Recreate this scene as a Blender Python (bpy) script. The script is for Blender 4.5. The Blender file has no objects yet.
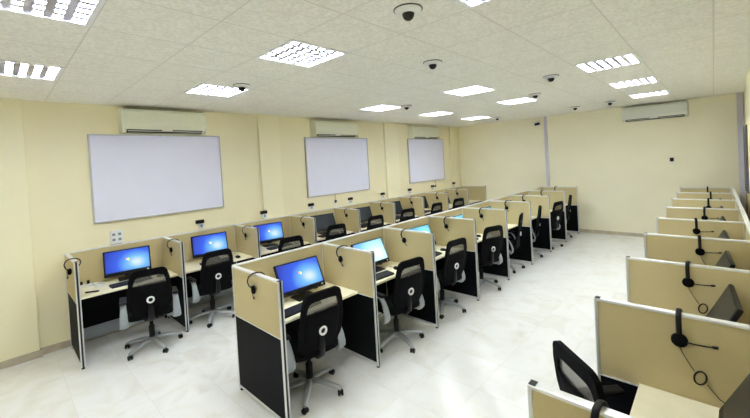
import bpy, bmesh, math, random
from mathutils import Vector, Matrix
random.seed(7)
S = bpy.context.scene
COL = S.collection
R = math.radians
PI = math.pi

# ------------------------------------------------------------------ materials
def new_mat(name):
    m = bpy.data.materials.new(name); m.use_nodes = True
    nt = m.node_tree; return m, nt, nt.nodes['Principled BSDF']

def mat(name, col, rough=.5, metal=0., spec=.5, noise=0., nscale=40., bump=0., bscale=200., emit=0.):
    m, nt, b = new_mat(name)
    b.inputs['Base Color'].default_value = (*col, 1)
    b.inputs['Roughness'].default_value = rough
    b.inputs['Metallic'].default_value = metal
    b.inputs['Specular IOR Level'].default_value = spec
    if emit:
        b.inputs['Emission Color'].default_value = (*col, 1); b.inputs['Emission Strength'].default_value = emit
    tc = nt.nodes.new('ShaderNodeTexCoord')
    if noise:
        n = nt.nodes.new('ShaderNodeTexNoise'); n.inputs['Scale'].default_value = nscale; n.inputs['Detail'].default_value = 4
        nt.links.new(tc.outputs['Object'], n.inputs['Vector'])
        r = nt.nodes.new('ShaderNodeValToRGB')
        r.color_ramp.elements[0].position = .3; r.color_ramp.elements[1].position = .7
        r.color_ramp.elements[0].color = (*[max(0, c*(1-noise)) for c in col], 1)
        r.color_ramp.elements[1].color = (*[min(1, c*(1+noise)) for c in col], 1)
        nt.links.new(n.outputs['Fac'], r.inputs['Fac']); nt.links.new(r.outputs['Color'], b.inputs['Base Color'])
    if bump:
        n = nt.nodes.new('ShaderNodeTexNoise'); n.inputs['Scale'].default_value = bscale
        nt.links.new(tc.outputs['Object'], n.inputs['Vector'])
        bp = nt.nodes.new('ShaderNodeBump'); bp.inputs['Strength'].default_value = bump; bp.inputs['Distance'].default_value = .002
        nt.links.new(n.outputs['Fac'], bp.inputs['Height']); nt.links.new(bp.outputs['Normal'], b.inputs['Normal'])
    return m

M = {}
M['wall'] = mat('wall_paint', (.90, .84, .60), .6, noise=.02, nscale=1.5, bump=.15, bscale=90, spec=.25)
M['far_wall'] = mat('far_wall_paint', (.93, .89, .70), .6, noise=.02, nscale=1.5, bump=.15, bscale=90, spec=.25)
M['pillar'] = mat('pillar_paint', (.93, .88, .64), .55, noise=.015, nscale=1.5, spec=.25)
M['skirting'] = mat('skirting_tile', (.52, .46, .36), .3, noise=.15, nscale=6)
M['fabric'] = mat('beige_fabric', (.60, .51, .29), .85, noise=.05, nscale=350, bump=.3, bscale=600, spec=.2)
M['black_panel'] = mat('black_panel', (.0035, .004, .0055), .6, noise=.1, nscale=60, spec=.12)
M['alu'] = mat('aluminium', (.74, .75, .76), .32, metal=.55, noise=.02, nscale=30)
M['rail'] = mat('pale_rail', (.82, .83, .84), .3, metal=.25, noise=.02, nscale=30)
M['groove'] = mat('black_groove', (.012, .012, .014), .5, noise=.1, nscale=50)
M['desktop'] = mat('cream_laminate', (.92, .86, .66), .35, noise=.03, nscale=12, spec=.4)
M['black_plastic'] = mat('black_plastic', (.005, .005, .006), .42, noise=.1, nscale=80, spec=.3)
M['black_soft'] = mat('black_upholstery', (.004, .004, .005), .85, noise=.2, nscale=200, bump=.3, bscale=500, spec=.12)
M['key'] = mat('key_plastic', (.010, .010, .012), .5, noise=.1, nscale=100)
M['grey_plastic'] = mat('pale_grey_plastic', (.34, .38, .41), .4, noise=.03, nscale=60)
M['silver'] = mat('silver_base', (.42, .44, .46), .34, metal=.35, noise=.03, nscale=40)
M['chrome'] = mat('silver_ring', (.85, .86, .88), .3, metal=.3, noise=.02, nscale=40)
M['white_plastic'] = mat('white_plastic', (.83, .85, .85), .35, noise=.02, nscale=40)
M['blue_plastic'] = mat('blue_plastic', (.10, .35, .75), .4, noise=.05, nscale=60)
M['ac'] = mat('air_conditioner_plastic', (.86, .88, .72), .4, noise=.02, nscale=20)
M['ac_white'] = mat('air_conditioner_white', (.80, .82, .76), .4, noise=.02, nscale=20)
M['dark'] = mat('dark_slot', (.03, .032, .028), .6, noise=.1, nscale=30)
M['board'] = mat('whiteboard_face', (.80, .81, .98), .3, noise=.01, nscale=3, spec=.4)
M['board_frame'] = mat('whiteboard_frame', (.55, .57, .60), .35, metal=.6, noise=.03, nscale=30)
M['lavender'] = mat('lavender_paint', (.62, .60, .68), .5, noise=.02, nscale=10)
M['slate'] = mat('slate_blind', (.12, .13, .16), .5, noise=.1, nscale=10)
M['louvre'] = mat('louvre_aluminium', (.55, .55, .72), .25, metal=.6, noise=.02, nscale=10)  # lavender-blue reflections put into the blade colour
M['fixture'] = mat('fixture_white', (.86, .87, .88), .35, noise=.01, nscale=10)
M['off_screen'] = mat('dark_screen', (.018, .023, .030), .3, noise=.05, nscale=5, spec=.3)
M['paper'] = mat('paper', (.85, .86, .88), .7, noise=.03, nscale=30)
M['red'] = mat('logo_red', (.8, .1, .04), .4, emit=.6, noise=.02, nscale=9)
M['green'] = mat('logo_green', (.2, .6, .08), .4, emit=.6, noise=.02, nscale=9)
M['blue'] = mat('logo_blue', (.05, .3, .85), .4, emit=.6, noise=.02, nscale=9)
M['yellow'] = mat('logo_yellow', (.9, .65, .05), .4, emit=.6, noise=.02, nscale=9)

def ceiling_mat():
    m, nt, b = new_mat('ceiling_tiles'); N = nt.nodes; Lk = nt.links
    b.inputs['Roughness'].default_value = .8; b.inputs['Specular IOR Level'].default_value = .2
    tc = N.new('ShaderNodeTexCoord'); sx = N.new('ShaderNodeSeparateXYZ'); Lk.new(tc.outputs['Object'], sx.inputs[0])
    def mth(op, a, bb=None):
        n = N.new('ShaderNodeMath'); n.operation = op
        for i, q in enumerate((a, bb)):
            if q is None: continue
            if isinstance(q, (int, float)): n.inputs[i].default_value = q
            else: Lk.new(q, n.inputs[i])
        return n.outputs[0]
    def edge(sock, off, pitch, w):
        f = mth('FRACT', mth('DIVIDE', mth('SUBTRACT', sock, off-10*pitch), pitch))
        d = mth('ABSOLUTE', mth('SUBTRACT', f, .5))          # .5 at the line
        return mth('GREATER_THAN', d, .5-w/pitch/2)
    line = mth('MAXIMUM', edge(sx.outputs['X'], 1.31, .592, .012), edge(mth('SUBTRACT', sx.outputs['Y'], mth('MULTIPLY', mth('LESS_THAN', sx.outputs['Y'], -.2), .05)), .1, .6, .011))
    # the embossed grain of the tiles: little rectangles
    br = N.new('ShaderNodeTexVoronoi'); br.inputs['Scale'].default_value = 34; br.distance = 'CHEBYCHEV'
    Lk.new(tc.outputs['Object'], br.inputs['Vector'])
    nz = N.new('ShaderNodeTexNoise'); nz.inputs['Scale'].default_value = 14; nz.inputs['Detail'].default_value = 5
    Lk.new(tc.outputs['Object'], nz.inputs['Vector'])
    add = mth('ADD', br.outputs['Distance'], mth('MULTIPLY', nz.outputs['Fac'], .8))
    rp = N.new('ShaderNodeValToRGB'); rp.color_ramp.elements[0].position = .45; rp.color_ramp.elements[1].position = 1.0
    rp.color_ramp.elements[0].color = (.965, .965, .935, 1); rp.color_ramp.elements[1].color = (.83, .825, .77, 1)
    Lk.new(add, rp.inputs['Fac'])
    mx = N.new('ShaderNodeMix'); mx.data_type = 'RGBA'
    Lk.new(line, mx.inputs['Factor']); Lk.new(rp.outputs['Color'], mx.inputs['A']); mx.inputs['B'].default_value = (.73, .725, .69, 1)
    Lk.new(mx.outputs['Result'], b.inputs['Base Color'])
    bp = N.new('ShaderNodeBump'); bp.inputs['Strength'].default_value = .5; bp.inputs['Distance'].default_value = .003; bp.invert = True
    Lk.new(add, bp.inputs['Height']); Lk.new(bp.outputs['Normal'], b.inputs['Normal'])
    return m

def floor_mat():
    m, nt, b = new_mat('marble_floor'); N = nt.nodes; Lk = nt.links
    tc = N.new('ShaderNodeTexCoord')
    mp = N.new('ShaderNodeMapping'); Lk.new(tc.outputs['Object'], mp.inputs['Vector'])
    mp.inputs['Rotation'].default_value = (0, 0, R(0)); mp.inputs['Location'].default_value = (.1, .13, 0)
    bk = N.new('ShaderNodeTexBrick'); bk.offset = 0; bk.inputs['Scale'].default_value = 1
    bk.inputs['Brick Width'].default_value = .5; bk.inputs['Row Height'].default_value = .5
    bk.inputs['Mortar Size'].default_value = .0025; bk.inputs['Mortar Smooth'].default_value = .1
    bk.inputs['Color1'].default_value = (.0, .0, .0, 1); bk.inputs['Color2'].default_value = (1, 1, 1, 1); bk.inputs['Mortar'].default_value = (.5, .5, .5, 1)
    Lk.new(mp.outputs['Vector'], bk.inputs['Vector'])
    # each tile shifts the veining
    vm = N.new('ShaderNodeVectorMath'); vm.operation = 'MULTIPLY_ADD'
    Lk.new(bk.outputs['Color'], vm.inputs[0]); vm.inputs[1].default_value = (7, 3, 5); Lk.new(tc.outputs['Object'], vm.inputs[2])
    nz = N.new('ShaderNodeTexNoise'); nz.inputs['Scale'].default_value = 2.6; nz.inputs['Detail'].default_value = 6; nz.inputs['Distortion'].default_value = 1.4
    Lk.new(vm.outputs[0], nz.inputs['Vector'])
    rp = N.new('ShaderNodeValToRGB'); e = rp.color_ramp.elements
    e[0].position = .28; e[0].color = (.80, .78, .75, 1)
    e[1].position = .58; e[1].color = (.90, .90, .90, 1)
    k = e.new(.44); k.color = (.87, .86, .84, 1)
    Lk.new(nz.outputs['Fac'], rp.inputs['Fac'])
    mx = N.new('ShaderNodeMix'); mx.data_type = 'RGBA'
    Lk.new(bk.outputs['Fac'], mx.inputs['Factor']); Lk.new(rp.outputs['Color'], mx.inputs['A']); mx.inputs['B'].default_value = (.80, .78, .75, 1)
    Lk.new(mx.outputs['Result'], b.inputs['Base Color'])
    b.inputs['Roughness'].default_value = .22; b.inputs['Specular IOR Level'].default_value = .45
    return m

def screen_mat(name, stops, strength):
    m, nt, b = new_mat(name); N = nt.nodes; Lk = nt.links
    tc = N.new('ShaderNodeTexCoord'); mp = N.new('ShaderNodeMapping'); Lk.new(tc.outputs['Object'], mp.inputs['Vector'])
    mp.inputs['Location'].default_value = (0, -.10*2.1, .04*2.8); mp.inputs['Scale'].default_value = (0, 2.1, 2.8)
    ln = N.new('ShaderNodeVectorMath'); ln.operation = 'LENGTH'; Lk.new(mp.outputs['Vector'], ln.inputs[0])
    wv = N.new('ShaderNodeTexNoise'); wv.inputs['Scale'].default_value = 6; Lk.new(tc.outputs['Object'], wv.inputs['Vector'])
    ad = N.new('ShaderNodeMath'); ad.operation = 'MULTIPLY_ADD'; Lk.new(wv.outputs['Fac'], ad.inputs[0]); ad.inputs[1].default_value = .10; Lk.new(ln.outputs['Value'], ad.inputs[2])
    rp = N.new('ShaderNodeValToRGB'); e = rp.color_ramp.elements
    e[0].position, e[0].color = stops[0][0], (*stops[0][1], 1); e[1].position, e[1].color = stops[-1][0], (*stops[-1][1], 1)
    for p_, c_ in stops[1:-1]: k = e.new(p_); k.color = (*c_, 1)
    Lk.new(ad.outputs[0], rp.inputs['Fac'])
    b.inputs['Base Color'].default_value = (.01, .01, .012, 1); b.inputs['Roughness'].default_value = .3
    Lk.new(rp.outputs['Color'], b.inputs['Emission Color']); b.inputs['Emission Strength'].default_value = strength
    return m

def mesh_mat():
    m, nt, b = new_mat('chair_mesh'); N = nt.nodes; Lk = nt.links
    b.inputs['Base Color'].default_value = (.16, .155, .145, 1); b.inputs['Roughness'].default_value = .7
    nz = N.new('ShaderNodeTexNoise'); nz.inputs['Scale'].default_value = 60
    tc = N.new('ShaderNodeTexCoord'); Lk.new(tc.outputs['Object'], nz.inputs['Vector'])
    mr = N.new('ShaderNodeMapRange'); mr.inputs['To Min'].default_value = .48; mr.inputs['To Max'].default_value = .58
    Lk.new(nz.outputs['Fac'], mr.inputs['Value']); Lk.new(mr.outputs['Result'], b.inputs['Alpha'])
    return m

def lamp_mat():
    m, nt, b = new_mat('lamp_diffuser'); N = nt.nodes
    for n in list(N):
        if n.type != 'OUTPUT_MATERIAL': N.remove(n)
    em = N.new('ShaderNodeEmission'); em.inputs['Color'].default_value = (.90, .965, 1, 1); em.inputs['Strength'].default_value = LAMP
    nt.links.new(em.outputs[0], N['Material Output'].inputs['Surface'])
    return m

LAMP = 20.0
M['ceiling'] = ceiling_mat(); M['floor'] = floor_mat(); M['mesh'] = mesh_mat(); M['lamp'] = lamp_mat()
M['screen_blue'] = screen_mat('desktop_blue', [(0.10, (.75, .93, 1)), (.27, (.20, .58, 1)), (.52, (.03, .13, .92)), (.95, (.010, .015, .40))], .30)
M['screen_cyan'] = screen_mat('desktop_pale', [(0.08, (.9, .98, 1)), (.35, (.50, .86, 1)), (.7, (.16, .52, .95)), (1.0, (.05, .20, .75))], .40)  # blue wallpaper with the viewing-angle paling put into its colour
M['screen_teal'] = screen_mat('desktop_teal', [(0.08, (.55, .92, 1)), (.45, (.20, .66, .86)), (1.0, (.06, .36, .62))], .40)  # viewing-angle shift towards cyan, likewise put into the colour

# ------------------------------------------------------------------ mesh tools
class B:
    def __init__(s): s.bm = bmesh.new(); s.mi = 0
    def _mark(s, faces):
        for f in faces: f.material_index = s.mi
    def box(s, x0, x1, y0, y1, z0, z1, bev=0., seg=2, rot=None, piv=None):
        bm2 = bmesh.new(); bmesh.ops.create_cube(bm2, size=1)
        for v in bm2.verts: v.co = Vector(((x0+x1)/2+v.co.x*(x1-x0), (y0+y1)/2+v.co.y*(y1-y0), (z0+z1)/2+v.co.z*(z1-z0)))
        if bev: bmesh.ops.bevel(bm2, geom=list(bm2.edges), offset=bev, segments=seg, affect='EDGES', profile=.5)
        if rot is not None:
            p = Vector(piv or (0, 0, 0))
            for v in bm2.verts: v.co = rot @ (v.co-p)+p
        s._merge(bm2); return s
    def _merge(s, bm2):
        bm2.verts.index_update(); vs = [s.bm.verts.new(v.co) for v in bm2.verts]
        for f in bm2.faces:
            try:
                nf = s.bm.faces.new([vs[v.index] for v in f.verts]); nf.material_index = s.mi; nf.smooth = f.smooth
            except ValueError: pass
        bm2.free()
    def tube(s, pts, r, n=10, rz=None, closed=False, up=Vector((0, 0, 1))):
        """sweep an ellipse (r across, rz along 'up') down a polyline; r may be a list"""
        pts = [Vector(p) for p in pts]; k = len(pts)
        rs = r if isinstance(r, (list, tuple)) else [r]*k
        rings = []
        for i, p in enumerate(pts):
            a = pts[(i-1) % k] if (closed or i > 0) else p
            b = pts[(i+1) % k] if (closed or i < k-1) else p
            t = (b-a).normalized(); u = up if abs(t.dot(up)) < .98 else Vector((1, 0, 0))
            sd = t.cross(u).normalized(); w = sd.cross(t).normalized()
            q = rs[i]; qz = q if rz is None else rz*(q/rs[0])
            rings.append([s.bm.verts.new(p+sd*(math.cos(2*PI*j/n)*q)+w*(math.sin(2*PI*j/n)*qz)) for j in range(n)])
        m = k if closed else k-1
        for i in range(m):
            A, Bq = rings[i], rings[(i+1) % k]
            for j in range(n):
                f = s.bm.faces.new((A[j], A[(j+1) % n], Bq[(j+1) % n], Bq[j])); f.smooth = True; f.material_index = s.mi
        if not closed:
            s._mark([s.bm.faces.new(list(reversed(rings[0]))), s.bm.faces.new(rings[-1])])
        return s
    def lathe(s, prof, n=24, o=(0, 0, 0), axis='z'):
        """prof: (radius, height) pairs"""
        o = Vector(o); rings = []
        def P(r, h, a):
            c, d = r*math.cos(a), r*math.sin(a)
            return o+(Vector((c, d, h)) if axis == 'z' else Vector((h, c, d)) if axis == 'x' else Vector((c, h, d)))
        for r, h in prof: rings.append([s.bm.verts.new(P(max(r, 1e-4), h, 2*PI*j/n)) for j in range(n)])
        for A, C in zip(rings, rings[1:]):
            for j in range(n):
                f = s.bm.faces.new((A[j], A[(j+1) % n], C[(j+1) % n], C[j])); f.smooth = True; f.material_index = s.mi
        s._mark([s.bm.faces.new(list(reversed(rings[0]))), s.bm.faces.new(rings[-1])])
        return s
    def prism(s, outline, f0, f1):
        """outline of 2D points; f0/f1 map a 2D point to the 3D front and back face"""
        a = [s.bm.verts.new(f0(*p)) for p in outline]; b = [s.bm.verts.new(f1(*p)) for p in outline]; n = len(a)
        s._mark([s.bm.faces.new(a), s.bm.faces.new(list(reversed(b)))])
        for i in range(n): s._mark([s.bm.faces.new((a[i], b[i], b[(i+1) % n], a[(i+1) % n]))])
        return s
    def mesh(s, name, *mats):
        bmesh.ops.recalc_face_normals(s.bm, faces=list(s.bm.faces))
        me = bpy.data.meshes.new(name); s.bm.to_mesh(me); s.bm.free()
        for m_ in mats: me.materials.append(M[m_])
        return me
    def obj(s, name, mats, parent=None, loc=(0, 0, 0), rot=(0, 0, 0)):
        mats = [mats] if isinstance(mats, str) else mats
        return link(name, s.mesh(name, *mats), parent, loc, rot)

def link(name, data, parent=None, loc=(0, 0, 0), rot=(0, 0, 0)):
    o = bpy.data.objects.new(name, data); COL.objects.link(o); o.parent = parent
    o.location = loc; o.rotation_euler = rot
    return o
def thing(name, loc=(0, 0, 0), rz=0):
    return link(name, None, None, loc, (0, 0, rz))
def tag(o, label, cat, group=None):
    o['label'] = label; o['category'] = cat
    if group: o['group'] = group
    return o
def struct(b, name, mats): o = b.obj(name, mats); o['kind'] = 'structure'; return o
def copy_tree(o, parent=None):
    c = o.copy(); COL.objects.link(c); c.parent = parent
    for ch in list(o.children): copy_tree(ch, c)
    return c
class Proto:
    """hands out the first-built thing itself, then copies of it and its parts"""
    def __init__(s, o): s.o = o; s.kids = [(c) for c in o.children]; s.used = False
    def put(s, loc, rz, label, cat, group=None):
        o = s.o if not s.used else copy_tree(s.o)
        s.used = True
        o.location = loc; o.rotation_euler = (0, 0, rz)
        return tag(o, label, cat, group)
ORD = ['first', 'second', 'third', 'fourth', 'fifth', 'sixth', 'seventh', 'eighth', 'ninth', 'tenth']

# ------------------------------------------------------------------ dimensions
H, L, W, Y0 = 3.101, 8.868, 6.48, -3.4
TX, TY = .592, .6
# ------------------------------------------------------------------ room shell
struct(B().box(-.2, W+.2, Y0-.2, L+.2, -.1, 0), 'floor', 'floor')
struct(B().box(-.2, 0, Y0-.2, L+.2, 0, H+.25), 'wall_left', 'wall')
struct(B().box(0, W, L, L+.2, 0, H+.25), 'wall_far', 'far_wall')
struct(B().box(W, W+.2, Y0-.2, L+.2, 0, H+.25), 'wall_right', 'wall')
struct(B().box(0, W, Y0-.2, Y0, 0, .8).box(0, W, Y0-.2, Y0, 2.75, H+.25).box(0, .4, Y0-.2, Y0, .8, 2.75).box(W-.4, W, Y0-.2, Y0, .8, 2.75), 'wall_near', 'wall')  # opening added behind the camera to let soft fill light in
for i, (a, b) in enumerate(((Y0, -1.26), (1.79, 2.21), (5.22, 5.72), (8.28, 8.58))):
    struct(B().box(0, .05, a, b, 0, H, .004, 1), 'trim_%d' % (i+1), 'pillar')
struct(B().box(W-.08, W, 4.6, 6.4, 0, H, .004, 1), 'trim_5', 'pillar')
bl = B()
for a, b, x in ((Y0, -1.24, .062), (-1.26, 1.79, .012), (1.77, 2.23, .062), (2.21, 5.22, .012), (5.20, 5.74, .062), (5.72, 8.28, .012), (8.26, 8.6, .062), (8.58, L, .012)):
    bl.box(0, x, a, b, 0, .085)
struct(bl, 'baseboard_left', 'skirting')
struct(B().box(0, W, L-.012, L, 0, .085, .002, 1), 'baseboard_far', 'skirting')
struct(B().box(W-.012, W, 6.4, L-.012, 0, .085, .002, 1).box(W-.092, W, 4.59, 6.41, 0, .085, .002, 1).box(W-.012, W, Y0, 4.6, 0, .085, .002, 1), 'baseboard_right', 'skirting')

lights = [(1, -1.7, 'lp'), (1, .1, 'l'), (1, 3.1, 'l'), (1, 4.9, 'l'), (1, 6.7, 'l'), (4, -1.7, 'm'), (4, .1, 'm'), (4, 3.1, 'm'), (4, 4.9, 'm'),
          (7, .1, 'r'), (7, 3.1, 'r'), (7, 4.9, 'r'), (7, 6.7, 'r')]
XL = lambda k: .718+TX*k
holes = {(k, round((y-.1)/TY)) for k, y, _ in lights}
c = B()
xs = [-.05]+[XL(k) for k in range(-1, 10)]+[W+.05]
ys = [Y0-.05]+[.1+TY*k+(.05 if k < 0 else 0) for k in range(-5, 15)]+[L+.05]
for i in range(len(xs)-1):
    for j in range(len(ys)-1):
        if (i-2, j-6) in holes: continue
        c.box(xs[i], xs[i+1], ys[j], ys[j+1], H, H+.02)
struct(c, 'ceiling', 'ceiling')
struct(B().box(-.2, W+.2, Y0-.2, L+.2, H+.25, H+.3), 'trim_6', 'fixture')     # slab above the hung tiles

# ------------------------------------------------------------------ ceiling lights
def make_light():
    t = thing('ceiling_light'); hw, hy = TX/2-.004, TY/2-.004
    f = B()
    for s in (-1, 1):
        f.box(s*hw-(.03 if s > 0 else 0), s*hw+(.03 if s < 0 else 0), -hy, hy, -.006, .075)
        f.box(-hw+.03, hw-.03, s*hy-(.03 if s > 0 else 0), s*hy+(.03 if s < 0 else 0), -.006, .075)
    f.box(-hw, hw, -hy, hy, .075, .082)
    f.obj('frame', 'fixture', t)
    iw = hw-.03
    B().box(-iw, iw, -hy+.03, hy-.03, .026, .032).obj('diffuser', 'lamp', t)
    g = B(); n = 6
    for k in range(1, n):
        q = -iw+2*iw*k/n
        tp = [(-.021, 0), (.021, 0), (.003, .018), (-.003, .018)]
        g.prism(tp, lambda a, z: Vector((q+a, -hy+.03, z)), lambda a, z: Vector((q+a, hy-.03, z)))
        q = -(hy-.03)+2*(hy-.03)*k/n
        g.prism(tp, lambda a, z: Vector((-iw, q+a, z+.001)), lambda a, z: Vector((iw, q+a, z+.001)))
    g.obj('louvre', 'louvre', t)
    return t
PL = Proto(make_light())
lane = {'l': 'over the desks along the whiteboard wall', 'm': 'in the lane over the middle desks', 'r': 'in the lane over the right aisle'}
cnt = {}
for k, y, q in lights:
    if q == 'lp': q = 'l'
    cnt[q] = cnt.get(q, 0)
    lab = 'lit square louvred ceiling light, %s from the camera %s' % (ORD[cnt[q]], lane[q]); cnt[q] += 1
    PL.put((XL(k)+TX/2, y+TY/2+(.05 if y < 0 else 0), H), 0, lab, 'ceiling light', 'louvred ceiling lights')

# ------------------------------------------------------------------ dome cameras
def make_dome():
    t = thing('dome_camera')
    B().lathe([(.046, -.030), (.070, -.027), (.088, -.011), (.092, 0)]).obj('housing', 'white_plastic', t)
    B().lathe([(.004, -.074), (.018, -.071), (.031, -.060), (.038, -.045), (.040, -.029)]).obj('dome', 'black_plastic', t)
    B().tube([(.092*math.cos(a*PI/12), .092*math.sin(a*PI/12), -.004) for a in range(24)], .004, 6, closed=True).obj('trim_ring', 'dark', t)
    return t
PD = Proto(make_dome())
domes = [(4.59, .38, 'dome camera largest in view, at the top of the photo'), (3.96, 1.59, 'dome camera on the ceiling just right of the near middle lane light'),
         (4.51, 3.48, 'dome camera on the ceiling left of the nearest light over the right aisle'), (3.88, 4.72, 'dome camera on the ceiling right of the second far middle lane light'),
         (2.02, 3.62, 'dome camera beside the small light above the second whiteboard'), (3.79, 7.45, 'far dome camera on the ceiling above the lavender pipe'),
         (4.47, 7.35, 'far dome camera on the ceiling left of the last right aisle light'), (1.95, 7.5, 'farthest dome camera, right of the last light over the wall desks'),
         (2.04, .50, 'dome camera beside the light between first whiteboard and middle lane')]
for x, y, lab in domes: PD.put((x, y, H), 0, lab, 'dome camera', 'ceiling dome cameras')

# ------------------------------------------------------------------ whiteboards
for i, (a, b, z0, z1) in enumerate(((-.66, 1.08, 1.51, 2.70), (2.80, 4.59, 1.475, 2.70), (6.16, 7.885, 1.49, 2.70))):
    t = thing('whiteboard', (.0, (a+b)/2, z0)); w = (b-a)/2; h = z1-z0
    B().box(.012, .03, -w+.012, w-.012, .012, h-.012).obj('board', 'board', t)
    f = B(); f.box(.003, .038, -w, w, 0, .016, .003).box(.003, .038, -w, w, h-.016, h, .003).box(.003, .038, -w, -w+.016, .016, h-.016).box(.003, .038, w-.016, w, .016, h-.016)
    f.obj('frame', 'board_frame', t)
    tag(t, ['large blank whiteboard nearest the camera, on the left wall', 'blank whiteboard in the middle of the three on the left wall', 'farthest and smallest-looking blank whiteboard on the left wall'][i], 'whiteboard', 'whiteboards on the left wall')

# ------------------------------------------------------------------ air conditioners (face +X locally)
def ac(loc, rz, wd, main, lab):
    t = thing('air_conditioner', loc, rz); h = .33; w = wd/2
    prof = [(0, 0), (.10, 0), (.17, .045), (.19, .10), (.19, h-.05), (.165, h), (0, h)]
    B().prism(prof, lambda x, z: Vector((x, -w, z)), lambda x, z: Vector((x, w, z))).obj('body', main, t)
    B().box(.105, .168, -w+.05, w-.05, .012, .05, rot=Matrix.Rotation(R(-33), 3, 'Y'), piv=(.137, 0, .031)).obj('air_outlet', 'dark', t)
    B().box(.15, .166, -w+.06, w-.06, .018, .026, .002).box(.150, .176, -.07, .07, .028, .052, .003).obj('vane', main, t)
    g = B()
    for k in range(9): g.box(.186, .196, -w+.02, w-.02, .115+k*.02, .123+k*.02)
    g.obj('grille', main, t)
    for s in (-1, 1): B().box(.0, .197, s*w-.012, s*w+.012, .0, h, .01).obj('end_cap', main, t)
    B().box(.05, .17, -w+.03, w-.03, h, h+.004).obj('intake', 'dark', t)
    tag(t, lab, 'air conditioner', 'wall air conditioners')
ac((0, .255, 2.72), 0, 1.10, 'ac', 'pale green wall air conditioner above the nearest whiteboard')
ac((0, 3.565, 2.71), 0, 1.18, 'ac', 'pale green wall air conditioner above the middle whiteboard')
ac((0, 6.86, 2.70), 0, 1.22, 'ac', 'pale green wall air conditioner above the farthest whiteboard')
ac((5.055, L, 2.73), R(-90), 1.15, 'ac_white', 'white wall air conditioner high on the far wall')

# ------------------------------------------------------------------ fittings on the walls
LY0, LP = -.962, 1.089
for k in range(9):
    y = LY0+LP*(k+.5); yy = y+.02
    px = .05 if (5.22 < yy < 5.72 or 1.7 < yy < 2.24 or 8.28 < yy < 8.58) else 0
    if k == 0:
        t = thing('wall_socket', (0, y, 1.29))
        B().box(0, .012, -.075, .075, -.09, .09, .004).obj('plate', 'white_plastic', t)
        g = B()
        for a in (-1, 1):
            for b in (-1, 1): g.box(.012, .016, a*.034-.018, a*.034+.018, b*.036-.018, b*.036+.018, .002); 
        g.obj('outlet', 'grey_plastic', t)
        g = B()
        for a in (-1, 1):
            for b in (-1, 1): g.box(.016, .018, a*.034-.009, a*.034-.003, b*.036-.006, b*.036+.006).box(.016, .018, a*.034+.003, a*.034+.009, b*.036-.006, b*.036+.006)
        g.obj('slot', 'dark', t)
        B().box(0, .02, -.075, .06, -.112, -.094, .003).obj('cable_clip', 'dark', t)
        tag(t, 'white four-way socket plate on the wall above the nearest desk', 'socket')
    else:
        t = thing('network_socket', (px, yy, 1.29))
        B().box(0, .012, -.03, .06, -.075, .03, .003).obj('plate', 'white_plastic', t)
        B().box(.012, .05, -.075, .05, .008, .065, .006).obj('plug', 'black_plastic', t)
        B().box(.012, .017, .0, .03, -.055, -.015, .002).obj('jack', 'blue_plastic', t)
        tag(t, 'white network socket with black plug on the wall above the %s desk from the camera' % ORD[k], 'socket', 'wall sockets above the left desks')
for k, y in enumerate((3.52, 7.37)):
    t = thing('board_cable', (0, y, 1.30))
    B().box(0, .012, -.03, .03, -.05, .03, .003).obj('plate', 'white_plastic', t)
    B().box(.012, .034, -.024, .024, -.01, .045, .004).obj('plug', 'dark', t)
    B().tube([(.02, 0, .04), (.018, .005, .1), (.015, -.003, .16), (.015, 0, .185)], .005, 8).obj('cable', 'grey_plastic', t)
    tag(t, 'short cable hanging to a plate below the %s whiteboard' % ('middle' if k == 0 else 'farthest'), 'cable')
# far wall
struct(B().box(2.66, 2.735, L-.035, L, .085, H, .006), 'trim_7', 'lavender')
struct(B().box(W-.10, W-.015, L-.07, L, .085, H, .012), 'trim_8', 'lavender')
struct(B().box(.0, .07, L-.03, L, .085, H, .006), 'trim_9', 'pillar')
t = thing('wall_thermostat', (5.33, L, 1.79))
B().box(-.035, .035, -.022, 0, -.03, .055, .004).obj('case', 'black_plastic', t)
B().box(-.028, .028, -.012, 0, -.085, -.04, .004).obj('plate', 'white_plastic', t)
tag(t, 'small dark thermostat alone on the far wall below the air conditioner', 'thermostat')
t = thing('surveillance_camera', (2.50, L, 2.90))
B().lathe([(.035, 0), (.035, -.02), (.02, -.03)], axis='y').obj('bracket', 'white_plastic', t)
B().tube([(0, -.02, 0), (0, -.06, .0), (-.01, -.09, .01)], .012, 8).obj('arm', 'white_plastic', t)
B().tube([(.06, -.07, .025), (-.05, -.14, .0)], .034, 14).obj('body', 'black_plastic', t)
B().tube([(-.05, -.14, .0), (-.058, -.145, -.002)], .022, 14).obj('lens', 'chrome', t)
tag(t, 'small black bullet camera high on the far wall by the lavender pipe', 'camera')
w = struct(B().box(W-.03, W, 7.95, 8.62, 1.15, 2.42, .006), 'window_1', 'slate')
g = B()
for k in range(24): g.box(W-.038, W-.028, 8.0, 8.57, 1.2+k*.05, 1.235+k*.05)
g.obj('blind', 'slate', w)

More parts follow.
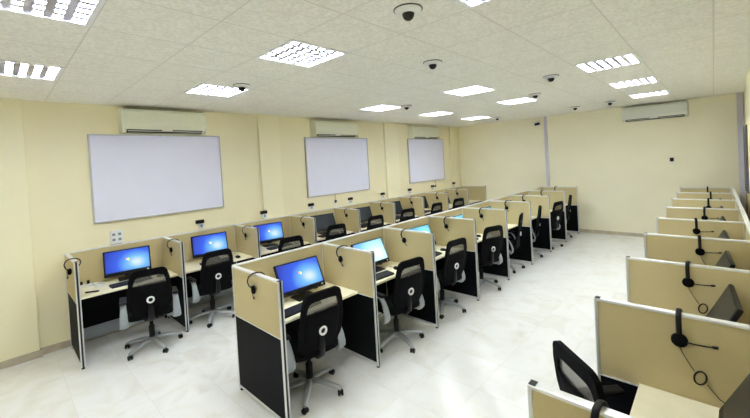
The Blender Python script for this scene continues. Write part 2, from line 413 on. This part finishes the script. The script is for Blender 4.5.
# ------------------------------------------------------------------ desk dividers, back panels, desks
TH = .042; PH = 1.2
def make_divider(D):
    """runs from x=0 (back) to x=D (open end)"""
    t = thing('desk_divider'); h = TH/2
    B().box(.014, D-.018, -.016, .016, .731, PH-.016).obj('fabric_panel', 'fabric', t)
    B().box(.014, D-.018, -.016, .016, .055, .721).obj('lower_panel', 'black_panel', t)
    B().box(.014, D-.018, -.0175, .0175, .721, .731, .002, 1).obj('middle_rail', 'alu', t)
    B().box(.0, D-.012, -h, h, PH-.016, PH, .004).obj('top_rail', 'rail', t)
    B().box(.014, D-.018, -.0185, .0185, .03, .055, .003).obj('bottom_rail', 'alu', t)
    B().box(0, .014, -h, h, .02, PH-.016, .003).obj('back_post', 'alu', t)
    p = B().box(D-.018, D, -h, -.009, .02, PH, .003).box(D-.018, D, .009, h, .02, PH, .003).box(D-.018, D-.006, -.009, .009, .02, PH-.002).obj('front_post', 'alu', t)
    B().box(D-.008, D-.003, -.009, .009, .022, PH-.002).obj('groove', 'groove', p)
    B().box(D-.03, D-.004, -h+.004, h-.004, PH, PH+.003).obj('end_cap', 'groove', p)
    f = B(); f.lathe([(.016, 0), (.018, .012), (.008, .02)], 12, (D-.02, 0, 0)).obj('foot', 'black_plastic', t)
    B().lathe([(.016, 0), (.018, .012), (.008, .02)], 12, (.02, 0, 0)).obj('foot', 'black_plastic', t)
    return t
def make_back(P):
    """runs from y=0 to y=P, front face to +X"""
    t = thing('back_panel'); h = TH/2; a, b = .006, P-.006
    B().box(-.016, .016, a, b, .731, PH-.016).obj('fabric_panel', 'fabric', t)
    B().box(-.016, .016, a, b, .20, .721).obj('lower_panel', 'black_panel', t)
    B().box(-.0185, .0185, a, b, .715, .735, .002, 1).obj('middle_rail', 'alu', t)
    B().box(-h, h, .002, P-.002, PH-.016, PH, .004).obj('top_rail', 'rail', t)
    B().box(-.02, .02, a, b, .05, .20, .003).obj('raceway', 'grey_plastic', t)
    g = B()
    for y in (.03, P-.03): g.lathe([(.016, 0), (.018, .012), (.010, .05)], 12, (0, y, 0))
    g.obj('foot', 'black_plastic', t)
    return t
def make_desk(P, depth):
    t = thing('desk'); a, b = .0215, P-.0215
    d = B().box(0, depth, a, b, .724, .75, .004).obj('tabletop', 'desktop', t)
    B().lathe([(.03, .7485), (.034, .7495), (.032, .7504), (.006, .7502)], 20, (.10, P-.22, 0)).obj('grommet', 'black_plastic', d)
    for y in (a, b-.03): B().box(.02, depth-.06, y, y+.03, .694, .724, .003).obj('bracket', 'groove', t)
    return t

rows = []   # name, back x, sign, y0, pitch, bays, depth, text
LBX, MBX, RBX = .078, 2.610, 6.272
rows.append(('left', LBX, 1, LY0, LP, 9, .868-LBX-TH/2, 'whiteboard-wall row'))
rows.append(('middle', MBX, 1, 0.0, 1.083, 8, 3.457-MBX-TH/2, 'middle row'))
rows.append(('right', RBX, -1, -.107, 1.0946, 8, RBX-TH/2-5.453, 'right-hand row'))
for key, bx, sg, y0, P, n, D, txt in rows:
    pd, pb, pk = Proto(make_divider(D)), Proto(make_back(P)), Proto(make_desk(P, .585))
    rz = 0 if sg > 0 else PI
    for i in range(n+1):
        q = 'nearest' if i == 0 else 'farthest, against the far wall,' if i == n else ORD[i]+' from the camera'
        pd.put((bx+sg*TH/2, y0+P*i, 0), rz, 'beige and black desk divider, %s in the %s' % (q, txt), 'divider', 'dividers of the '+txt)
    for i in range(n):
        q = 'nearest' if i == 0 else ORD[i]
        pb.put((bx, y0+P*(i if sg > 0 else i+1), 0), rz, 'beige back screen behind the %s desk %sin the %s' % (q, '' if i == 0 else 'from the camera ', txt), 'back panel', 'back screens of the '+txt)
        pk.put((bx+sg*(TH/2), y0+P*(i if sg > 0 else i+1), 0), rz, 'cream desktop of the %s cubicle %sin the %s' % (q, '' if i == 0 else 'from the camera ', txt), 'desk', 'desktops of the '+txt)

# ------------------------------------------------------------------ monitors (screen faces +X)
def make_monitor(tilt, scr, lit):
    t = thing('monitor'); w, h = .262, .332
    rot = (0, -R(tilt), 0); piv = (0, 0, .065)
    f = B().box(-.028, 0, -w, w, 0, h, .006)
    f.box(-.052, -.026, -.16, .16, .05, h-.07, .012)
    body = f.obj('casing', 'black_plastic', t, piv, rot)
    s = B().box(-.001, .0015, -w+.018, w-.018, -.134, .134).obj('screen', scr, body, (0, 0, .183))
    B().box(0, .002, w-.05, w-.03, .015, .026).obj('badge', 'chrome', body)
    if lit:
        g = B()
        for q, (dy, dz) in enumerate(((-1, 1), (1, 1), (-1, -1), (1, -1))):
            g.mi = q; g.box(.0015, .0022, dy*.0095-.008, dy*.0095+.008, dz*.0085-.007, dz*.0085+.007, .0005, 1)
        g.obj('window_emblem', ['red', 'green', 'blue', 'yellow'], s, (0, .0, .012))
    B().box(-.075, -.028, -.04, .04, .04, .17, .008, rot=Matrix.Rotation(-R(tilt), 3, 'Y'), piv=(-.05, 0, .03)).obj('stand_neck', 'black_plastic', t)
    B().box(-.12, .06, -.115, .115, 0, .014, .006).obj('stand_foot', 'black_plastic', t)
    return t
PM = {}
def monitor(kind, tilt, scr, loc, rz, lab, grp):
    k = (kind, tilt, scr)
    if k not in PM: PM[k] = Proto(make_monitor(tilt, scr, scr != 'off_screen'))
    PM[k].put(loc, rz, lab, 'monitor', grp)
for i in range(8):
    y = LY0+LP*(i+.5)
    scr = 'screen_blue' if i < 3 else 'off_screen'
    st = 'glowing blue' if i < 3 else 'dark'
    dy = (.05, .05, -.02)[i] if i < 3 else .1
    x = .30 if i < 3 else .34
    monitor('L', 12 if i < 3 else 22, scr, (x, y+dy, .75), R((-8, -6, -8)[i]) if i < 3 else R(-10),
            'monitor with %s screen on the %s desk from the camera, whiteboard-wall row' % (st, ORD[i]), 'monitors along the whiteboard wall')
for i in range(8):
    y = 1.083*(i+.5)
    scr = 'screen_blue' if i == 0 else 'screen_cyan' if i == 1 else 'screen_teal'
    st = ('deep blue', 'pale blue')[i] if i < 2 else 'teal'
    monitor('M', 26, scr, (2.885, y+(.085 if i == 0 else .08), .75), R((-3, -2, -3, 2, -3, 1, -2, 0)[i]),
            'monitor with %s screen on the %s desk from the camera in the middle row' % (st, ORD[i]), 'monitors of the middle row')
for i in range(8):
    y = -.107+1.0946*(i+.5)
    monitor('R', 26, 'off_screen', (5.94 if i else 5.99, y+(.20 if i else .12), .75), PI+R(3 if i else -2),
            'dark tilted monitor on the %s desk from the camera in the right-hand row' % ORD[i], 'monitors of the right-hand row')

# ------------------------------------------------------------------ keyboards and mice
def make_keyboard():
    t = thing('keyboard')
    B().prism([(-.07, 0), (.07, 0), (.07, .012), (-.07, .024)], lambda x, z: Vector((x, -.22, z)), lambda x, z: Vector((x, .22, z))).obj('casing', 'black_plastic', t)
    g = B()
    for r in range(5):
        for k in range(18):
            x = .05-r*.024; z = .012+(.07-x)/.14*.012
            if r == 0 and 4 <= k <= 8: continue
            g.box(x-.0095, x+.0095, -.205+k*.0238, -.205+k*.0238+.020, z-.002, z+.006)
    g.box(.0405, .0595, -.205+4*.0238, -.205+9*.0238-.004, .011, .0195)
    g.obj('keys', 'key', t)
    return t
def make_mouse(col):
    t = thing('mouse')
    f = B(); n = 10
    pr = [(.001, .034), (.012, .033), (.022, .028), (.029, .018), (.031, .006), (.029, 0)]
    b = B(); b.lathe(list(reversed(pr)), 20)
    for v in b.bm.verts: v.co.x *= 1.75
    b.obj('shell', col, t)
    B().tube([(-.05, 0, .004), (-.10, .02, .004), (-.15, .01, .004)], .002, 6).obj('cable', 'black_plastic', t)
    B().tube([(-.033, 0, .029), (-.018, 0, .034)], .004, 8).obj('wheel', 'grey_plastic', t)
    return t
PK = Proto(make_keyboard()); PMo = Proto(make_mouse('black_plastic')); PMw = Proto(make_mouse('white_plastic'))
for i in range(7):
    y = LY0+LP*(i+.5)
    PK.put((.54, y+.02, .75), R((3, -4, 2, 0, 4, -2, 3)[i]), 'black keyboard on the %s desk from the camera, whiteboard-wall row' % ORD[i], 'keyboard', 'keyboards along the whiteboard wall')
    if i < 4: (PMw if i == 2 else PMo).put((.57, y+.34, .75), R(5), '%s mouse on the %s desk from the camera, whiteboard-wall row' % ('white' if i == 2 else 'black', ORD[i]), 'mouse', 'mice along the whiteboard wall')
for i in range(8):
    y = 1.083*(i+.5)
    PK.put((3.09, y-(.12 if i else .14), .75), R((2, -3, 4, 0, 3, -2, 0, 2)[i]), 'black keyboard on the %s desk from the camera in the middle row' % ORD[i], 'keyboard', 'keyboards of the middle row')
    if i < 5: PMo.put((3.06, y+.27, .75), R((5, -8, 0, 10, 3)[i]), 'black mouse on the %s desk from the camera in the middle row' % ORD[i], 'mouse', 'mice of the middle row')

# odds and ends on the nearest wall desk
t = thing('power_strip', (.22, -.80, .75), R(80))
B().box(-.10, .10, -.028, .028, 0, .035, .006).obj('body', 'white_plastic', t)
g = B()
for k in range(3): g.lathe([(.018, .035), (.016, .037)], 14, (-.06+.06*k, 0, 0))
g.obj('outlet', 'grey_plastic', t)
B().box(-.08, -.04, -.018, .018, .037, .075, .006).obj('plug', 'black_plastic', t); B().box(.0, .03, -.018, .018, .037, .08, .006).obj('plug', 'black_plastic', t)
g = B(); g.tube([(.10, 0, .015), (.14, .02, .02), (.17, -.03, .05), (.15, -.08, .03), (.10, -.09, .01), (.06, -.07, .03)], .004, 8); g.obj('cable', 'grey_plastic', t)
tag(t, 'white power strip with black plugs on the nearest wall desk', 'power strip')
t = tag(B().box(-.07, .07, -.012, .012, 0, .016, .004).obj('pen_case', 'black_plastic', None, (.56, -.80, .75), (0, 0, R(60))), 'small black case lying near the front of the nearest wall desk', 'pen case')
g = B(); g.tube([(math.cos(a/3.)*(.05+.003*math.sin(a*2)), math.sin(a/3.)*(.05+.004*math.cos(a)), .005+.0006*a) for a in range(45)], .004, 7)
t = tag(g.obj('cable_coil', 'white_plastic', None, (.39, -.70, .75)), 'coil of pale cable on the nearest wall desk', 'cable')
t = thing('computer_case', (.25, 7.78+.33, .75), R(15))  # upright black computer case
B().box(-.06, .06, -.10, .10, 0, .30, .008).obj('case', 'black_plastic', t); B().box(.06, .063, -.08, .08, .03, .26).obj('front_plate', 'key', t)
tag(t, 'upright black computer case on the last desk by the whiteboard wall', 'computer case')
tag(B().prism([(-.1, -.14), (.1, -.14), (.1, .14), (-.1, .14)], lambda x, y: Vector((x, y, 0)), lambda x, y: Vector((x, y, .006))).obj('paper_sheet', 'paper', None, (.5, 7.98, .75), (0, 0, R(12))), 'white paper sheets on the last desk by the whiteboard wall', 'paper')

# ------------------------------------------------------------------ headsets hooked over the dividers
def make_headset(cable):
    """origin on top of the rail, the ear pad hangs on the -Y side"""
    t = thing('headset')
    pth = [(-.050, -.122), (-.074, -.092), (-.084, -.054), (-.072, -.016), (-.038, .006), (0, .010), (.038, .004), (.062, -.018), (.066, -.05), (.050, -.08)] if not cable else [(-.040, -.115), (-.047, -.085), (-.050, -.05), (-.047, -.015), (-.034, .008), (-.012, .017), (.012, .017), (.034, .006), (.044, -.015), (.047, -.045), (.040, -.075)]
    B().tube([(0, y, z) for y, z in pth], .0055, 8, rz=.013, up=Vector((1, 0, 0))).obj('headband', 'black_plastic', t)
    B().lathe([(.030, -.026), (.036, -.032), (.036, -.046), (.028, -.054), (.010, -.056)], 20, (0, 0, -.135), 'y').obj('ear_pad', 'black_soft', t)
    B().box(-.022, .022, .023, .036, -.10, -.06, .005).obj('temple_rest', 'black_soft', t)
    if not cable: B().tube([(.01, -.050, -.150), (.035, -.050, -.175), (.05, -.046, -.19)], .004, 8).tube([(.047, -.047, -.187), (.06, -.045, -.198)], [.007, .006], 8).obj('microphone_boom', 'black_plastic', t)
    else: B().tube([(.02, -.047, -.135), (.06, -.055, -.134), (.11, -.058, -.130), (.135, -.058, -.126)], .004, 8).tube([(.13, -.058, -.127), (.152, -.058, -.124)], [.008, .007], 8).obj('microphone_boom', 'black_plastic', t)
    if cable:
        c = B().tube([(.0, -.045, -.17), (.01, -.035, -.20), (.035, -.028, -.255), (.055, -.026, -.29)], .0022, 6)
        c.tube([(.105, -.026, -.345), (.125, -.026, -.375), (.15, -.026, -.405), (.19, -.03, -.425)], .0022, 6)
        c = c.obj('cable', 'black_plastic', t)
        g = B(); g.tube([(.078+.024*math.cos(a*PI/10)+.006*math.sin(a*PI/10), -.030, -.318+.036*math.sin(a*PI/10)) for a in range(20)], .0045, 8, closed=True, up=Vector((0, 1, 0))); g.obj('cable_coil', 'black_plastic', c)
        B().tube([(.175, -.038, -.408), (.215, -.048, -.440)], [.014, .016], 10).obj('inline_control', 'black_plastic', c)
    return t
PH1, PH2 = Proto(make_headset(False)), Proto(make_headset(True))
for i in range(9):
    x = .16+.42+(.10 if i == 0 else 0)+random.uniform(-.05, .03)
    PH1.put((x, LY0+LP*i, PH), R(-20 if i in (0, 2) else random.uniform(-16, -4)), 'black headset hooked over the %s divider from the camera, whiteboard-wall row' % ORD[i], 'headset', 'headsets along the whiteboard wall')
for i in range(9):
    x = 3.08 if i == 0 else 2.98+random.uniform(-.05, .05)
    PH1.put((x, 1.083*i, PH), R(-18 if i == 0 else -14 if i < 3 else random.uniform(-16, -2)), 'black headset hooked over the %s divider from the camera in the middle row' % ORD[i], 'headset', 'headsets of the middle row')
hx = [5.70, 5.855, 5.85, 5.89, 5.835, 5.90, 5.93, 5.95, 5.90]
for i in range(9):
    PH2.put((hx[i], -.107+1.0946*i, PH), R((-10, 0, -3, 4, 6, -4, 0, 3, 0)[i]), 'black headset with hanging cable on the %s divider from the camera in the right-hand row' % ORD[i], 'headset', 'headsets of the right-hand row')

# ------------------------------------------------------------------ task chairs (face +X)
def outline(z0, z1, prof, rad, n=6):
    """closed outline of the backrest: half widths by height, rounded corners"""
    rt = []
    k = 14
    def hw(z):
        for (za, a), (zb, b) in zip(prof, prof[1:]):
            if za <= z <= zb: u = (z-za)/(zb-za); u = u*u*(3-2*u); return a+(b-a)*u
        return prof[-1][1]
    pts = []
    wb, wt = hw(z0), hw(z1)
    for j in range(n+1):
        a = -PI/2+PI/2*j/n; pts.append((wb-rad+rad*math.cos(a), z0+rad+rad*math.sin(a)))
    for j in range(1, k):
        z = z0+rad+(z1-z0-2*rad)*j/k; pts.append((hw(z), z))
    for j in range(n+1):
        a = PI/2*j/n; pts.append((hw(z1-rad)-rad+rad*math.cos(a), z1-rad+rad*math.sin(a)))
    return pts+[(-y, z) for y, z in reversed(pts)]
BP = [(.47, .195), (.62, .222), (.74, .226), (.88, .208), (1.03, .176)]
def bx_(z, y=0): return -.215-.10*(z-.5)/.5-.02*math.sin((z-.5)/.53*PI)+.35*y*y
def make_chair():
    t = thing('office_chair')
    b = B(); b.lathe([(.045, .075), (.05, .085), (.048, .12), (.03, .135), (.028, .15)], 20)
    for k in range(5):
        a = 2*PI*k/5+.3; c, s = math.cos(a), math.sin(a)
        b.tube([(c*r, s*r, z) for r, z in ((.02, .112), (.10, .112), (.20, .096), (.29, .073), (.315, .064))], [.034, .033, .030, .026, .018], 10, rz=.021)
    base = b.obj('base', 'silver', t)
    for k in range(5):
        a = 2*PI*k/5+.3; c, s = math.cos(a)*.305, math.sin(a)*.305
        g = B()
        for q in (-1, 1): g.lathe([(.010, q*.006), (.024, q*.008), (.027, q*.012), (.027, q*.020), (.022, q*.024), (.006, q*.025)], 14, (0, 0, .027), 'y')
        g.box(-.022, .022, -.006, .006, .022, .056, .004).tube([(0, 0, .045), (0, 0, .068)], .007, 8)
        g.obj('caster', 'black_plastic', base, (c, s, 0), (0, 0, a+1.1+k))
    B().lathe([(.032, .13), (.032, .27), (.020, .275), (.020, .40)], 16).obj('gas_lift', 'black_plastic', t)
    B().box(-.13, .12, -.075, .075, .375, .415, .012).tube([(.02, .07, .39), (.02, .20, .385), (.02, .25, .375)], .006, 8).obj('seat_mechanism', 'black_plastic', t)
    # seat cushion with a waterfall front
    bm = bmesh.new(); bmesh.ops.create_cube(bm, size=1); bmesh.ops.subdivide_edges(bm, edges=list(bm.edges), cuts=7, use_grid_fill=True)
    for v in bm.verts:
        x, y, z = v.co*2
        rr = max(abs(x), abs(y)); q = (abs(x)**5+abs(y)**5)**.2
        f = rr/q if q > 1e-6 else 1
        X, Y = x*f*.235, y*f*.245
        zz = z*.036*(1-.45*max(0, rr-.75)/.25)
        if x > .5: zz -= .02*((x-.5)/.5)**2
        zz -= .006*(1-rr) if z > 0 else 0
        v.co = Vector((X+.01, Y, .452+zz))
    for f_ in bm.faces: f_.smooth = True
    s_ = B(); s_.bm.free(); s_.bm = bm; s_.obj('seat', 'black_soft', t)
    # backrest: frame, see-through mesh at the top, solid panel below
    out = outline(.47, 1.03, BP, .07)
    fr = B(); inn = [(y*(.80 if abs(y) > .01 else 1), .80+(z-.80)*(.66 if z > .80 else .86)) for y, z in out]
    n = len(out)
    rings = []
    for d in (-.016, .016):
        rings.append(([fr.bm.verts.new((bx_(z, y)+d, y, z)) for y, z in out], [fr.bm.verts.new((bx_(z, y)+d*.8, y, z)) for y, z in inn]))
    for i in range(n):
        j = (i+1) % n
        for q in ((rings[0][0][i], rings[0][0][j], rings[0][1][j], rings[0][1][i]), (rings[1][0][j], rings[1][0][i], rings[1][1][i], rings[1][1][j]),
                  (rings[0][0][j], rings[0][0][i], rings[1][0][i], rings[1][0][j]), (rings[0][1][i], rings[0][1][j], rings[1][1][j], rings[1][1][i])):
            f_ = fr.bm.faces.new(q)
    bk = fr.obj('backrest', 'black_soft', t)
    def sheet(za, zb, th, scale=.83, nu=10, nv=10):
        g = B(); vs = {}
        ins = outline(.47, 1.03, BP, .07)
        def hw(z):
            w_ = .1
            for (a, za_), (b_, zb_) in zip(ins, ins[1:]):
                if a > 0 and b_ > 0 and min(za_, zb_) <= z <= max(za_, zb_) and zb_ != za_: w_ = a+(b_-a)*(z-za_)/(zb_-za_)
            return w_*scale
        for sd in (0, 1):
            for i in range(nu+1):
                z = za+(zb-za)*i/nu
                for j in range(nv+1):
                    y = hw(z)*(-1+2*j/nv); vs[sd, i, j] = g.bm.verts.new((bx_(z, y)+(th if sd else -th), y, z))
            for i in range(nu):
                for j in range(nv):
                    f_ = g.bm.faces.new((vs[sd, i, j], vs[sd, i, j+1], vs[sd, i+1, j+1], vs[sd, i+1, j])); f_.smooth = True
        for i in range(nu):
            for j in (0, nv): g.bm.faces.new((vs[0, i, j], vs[0, i+1, j], vs[1, i+1, j], vs[1, i, j]))
        for j in range(nv):
            for i in (0, nu): g.bm.faces.new((vs[0, i, j], vs[0, i, j+1], vs[1, i, j+1], vs[1, i, j]))
        return g
    sheet(.845, .965, .0015).obj('mesh_panel', 'mesh', bk)
    sheet(.49, .85, .011).obj('back_panel', 'black_soft', bk)
    x0 = bx_(.665)-.011
    B().tube([(x0-.008, .032*math.cos(q*PI/14), .665+.032*math.sin(q*PI/14)) for q in range(28)], .010, 10, closed=True, up=Vector((1, 0, 0))).obj('emblem_ring', 'chrome', bk)
    B().lathe([(.0235, -.004), (.004, -.005)], 20, (x0, 0, .665), 'x').obj('emblem_disc', 'black_plastic', bk)
    B().tube([(-.10, 0, .395), (-.20, 0, .40), (-.245, 0, .44), (-.252, 0, .52), (-.255, 0, .62)], [.034, .034, .032, .03, .02], 10, rz=.014, up=Vector((1, 0, 0))).obj('spine', 'black_plastic', t)
    for s in (-1, 1):
        yy = s*.268
        ar = B().tube([(.02, s*.10, .395), (-.06, s*.20, .382), (-.135, yy, .378)], .012, 8, rz=.03).tube([(-.135, yy, .355), (-.165, yy, .385), (-.172, yy, .43), (-.155, yy, .50), (-.125, yy, .57), (-.085, yy, .615), (-.02, yy, .628)], [.014, .0145, .0135, .012, .010, .0095, .0095], 10, rz=.046, up=Vector((0, 1, 0))).obj('armrest', 'grey_plastic', t)
        B().box(-.14, .12, s*.268-.034, s*.268+.034, .628, .656, .011, 3).obj('arm_pad', 'black_plastic', ar)
    return t
PC = Proto(make_chair())
def chair(x, y, a, legs, lab, group=None, dz=0):
    o = PC.put((x, y, 0), R(a), lab, 'chair', group)
    for c in o.children:
        if c.name.startswith('base'): c.rotation_euler.z = R(legs-a)-.3
        elif c.name.startswith('gas_lift'): c.scale.z = (.40+dz)/.40
        elif dz: c.location.z += dz
left = [(.93, -.30, 168, -62), (.71, .53, 178, -32), (.88, 1.64, 172, 10), (.70, 2.72, 172, 30), (.66, 3.80, 174, -5), (.66, 4.88, 170, 20), (.70, 5.96, 176, 50), (.72, 7.02, 168, 0)]
for i, (x, y, a, g) in enumerate(left):
    chair(x, y, a, g, 'black mesh office chair at the %s desk from the camera, whiteboard-wall row' % ORD[i], 'chairs along the whiteboard wall')
mid = [(3.20, .40, 175, -45), (3.26, 1.60, 172, -88), (3.19, 2.69, 172, -60), (3.22, 3.80, 162, -75), (3.14, 4.92, 195, -40), (3.12, 5.96, 203, -70), (3.21, 6.95, 170, -50), (3.12, 8.10, 200, -80)]
for i, (x, y, a, g) in enumerate(mid):
    chair(x, y, a, g, 'black mesh office chair at the %s desk from the camera in the middle row' % ORD[i], 'chairs of the middle row')
chair(5.69, .655, 45, 54, 'black mesh office chair at the nearest desk of the right-hand row', None, .055)

# ------------------------------------------------------------------ camera and look
cam = bpy.data.cameras.new('camera'); co = bpy.data.objects.new('camera', cam); COL.objects.link(co)
yaw, pit, rol, f = .7568, -.0186, -.0565, 359.47
fw = Vector((-math.sin(yaw), math.cos(yaw), 0)); rt = Vector((math.cos(yaw), math.sin(yaw), 0)); up = Vector((0, 0, 1))
f2 = fw*math.cos(pit)+up*math.sin(pit); u2 = up*math.cos(pit)-fw*math.sin(pit)
r3 = rt*math.cos(rol)+u2*math.sin(rol); u3 = u2*math.cos(rol)-rt*math.sin(rol)
mw = Matrix((r3, u3, -f2)).transposed().to_4x4(); mw.translation = Vector((6.0187, -1.5326, 2.1123))
co.matrix_world = mw
cam.sensor_fit = 'HORIZONTAL'; cam.sensor_width = 36; cam.lens = f/750*36
cam.shift_x = 0; cam.shift_y = -(209-169.11)/750
cam.clip_start = .05
S.camera = co
w = bpy.data.worlds.new('world'); S.world = w; w.use_nodes = True
w.node_tree.nodes['Background'].inputs[0].default_value = (.9, .9, .9, 1); w.node_tree.nodes['Background'].inputs[1].default_value = .12  # dim grey fill entering by the opening added in the near wall
S.view_settings.view_transform = 'Standard'; S.view_settings.look = 'None'; S.view_settings.gamma = 1; S.view_settings.use_curve_mapping = False
S.view_settings.exposure = 1.68
S.cycles.max_bounces = 24; S.cycles.diffuse_bounces = 20; S.cycles.glossy_bounces = 6
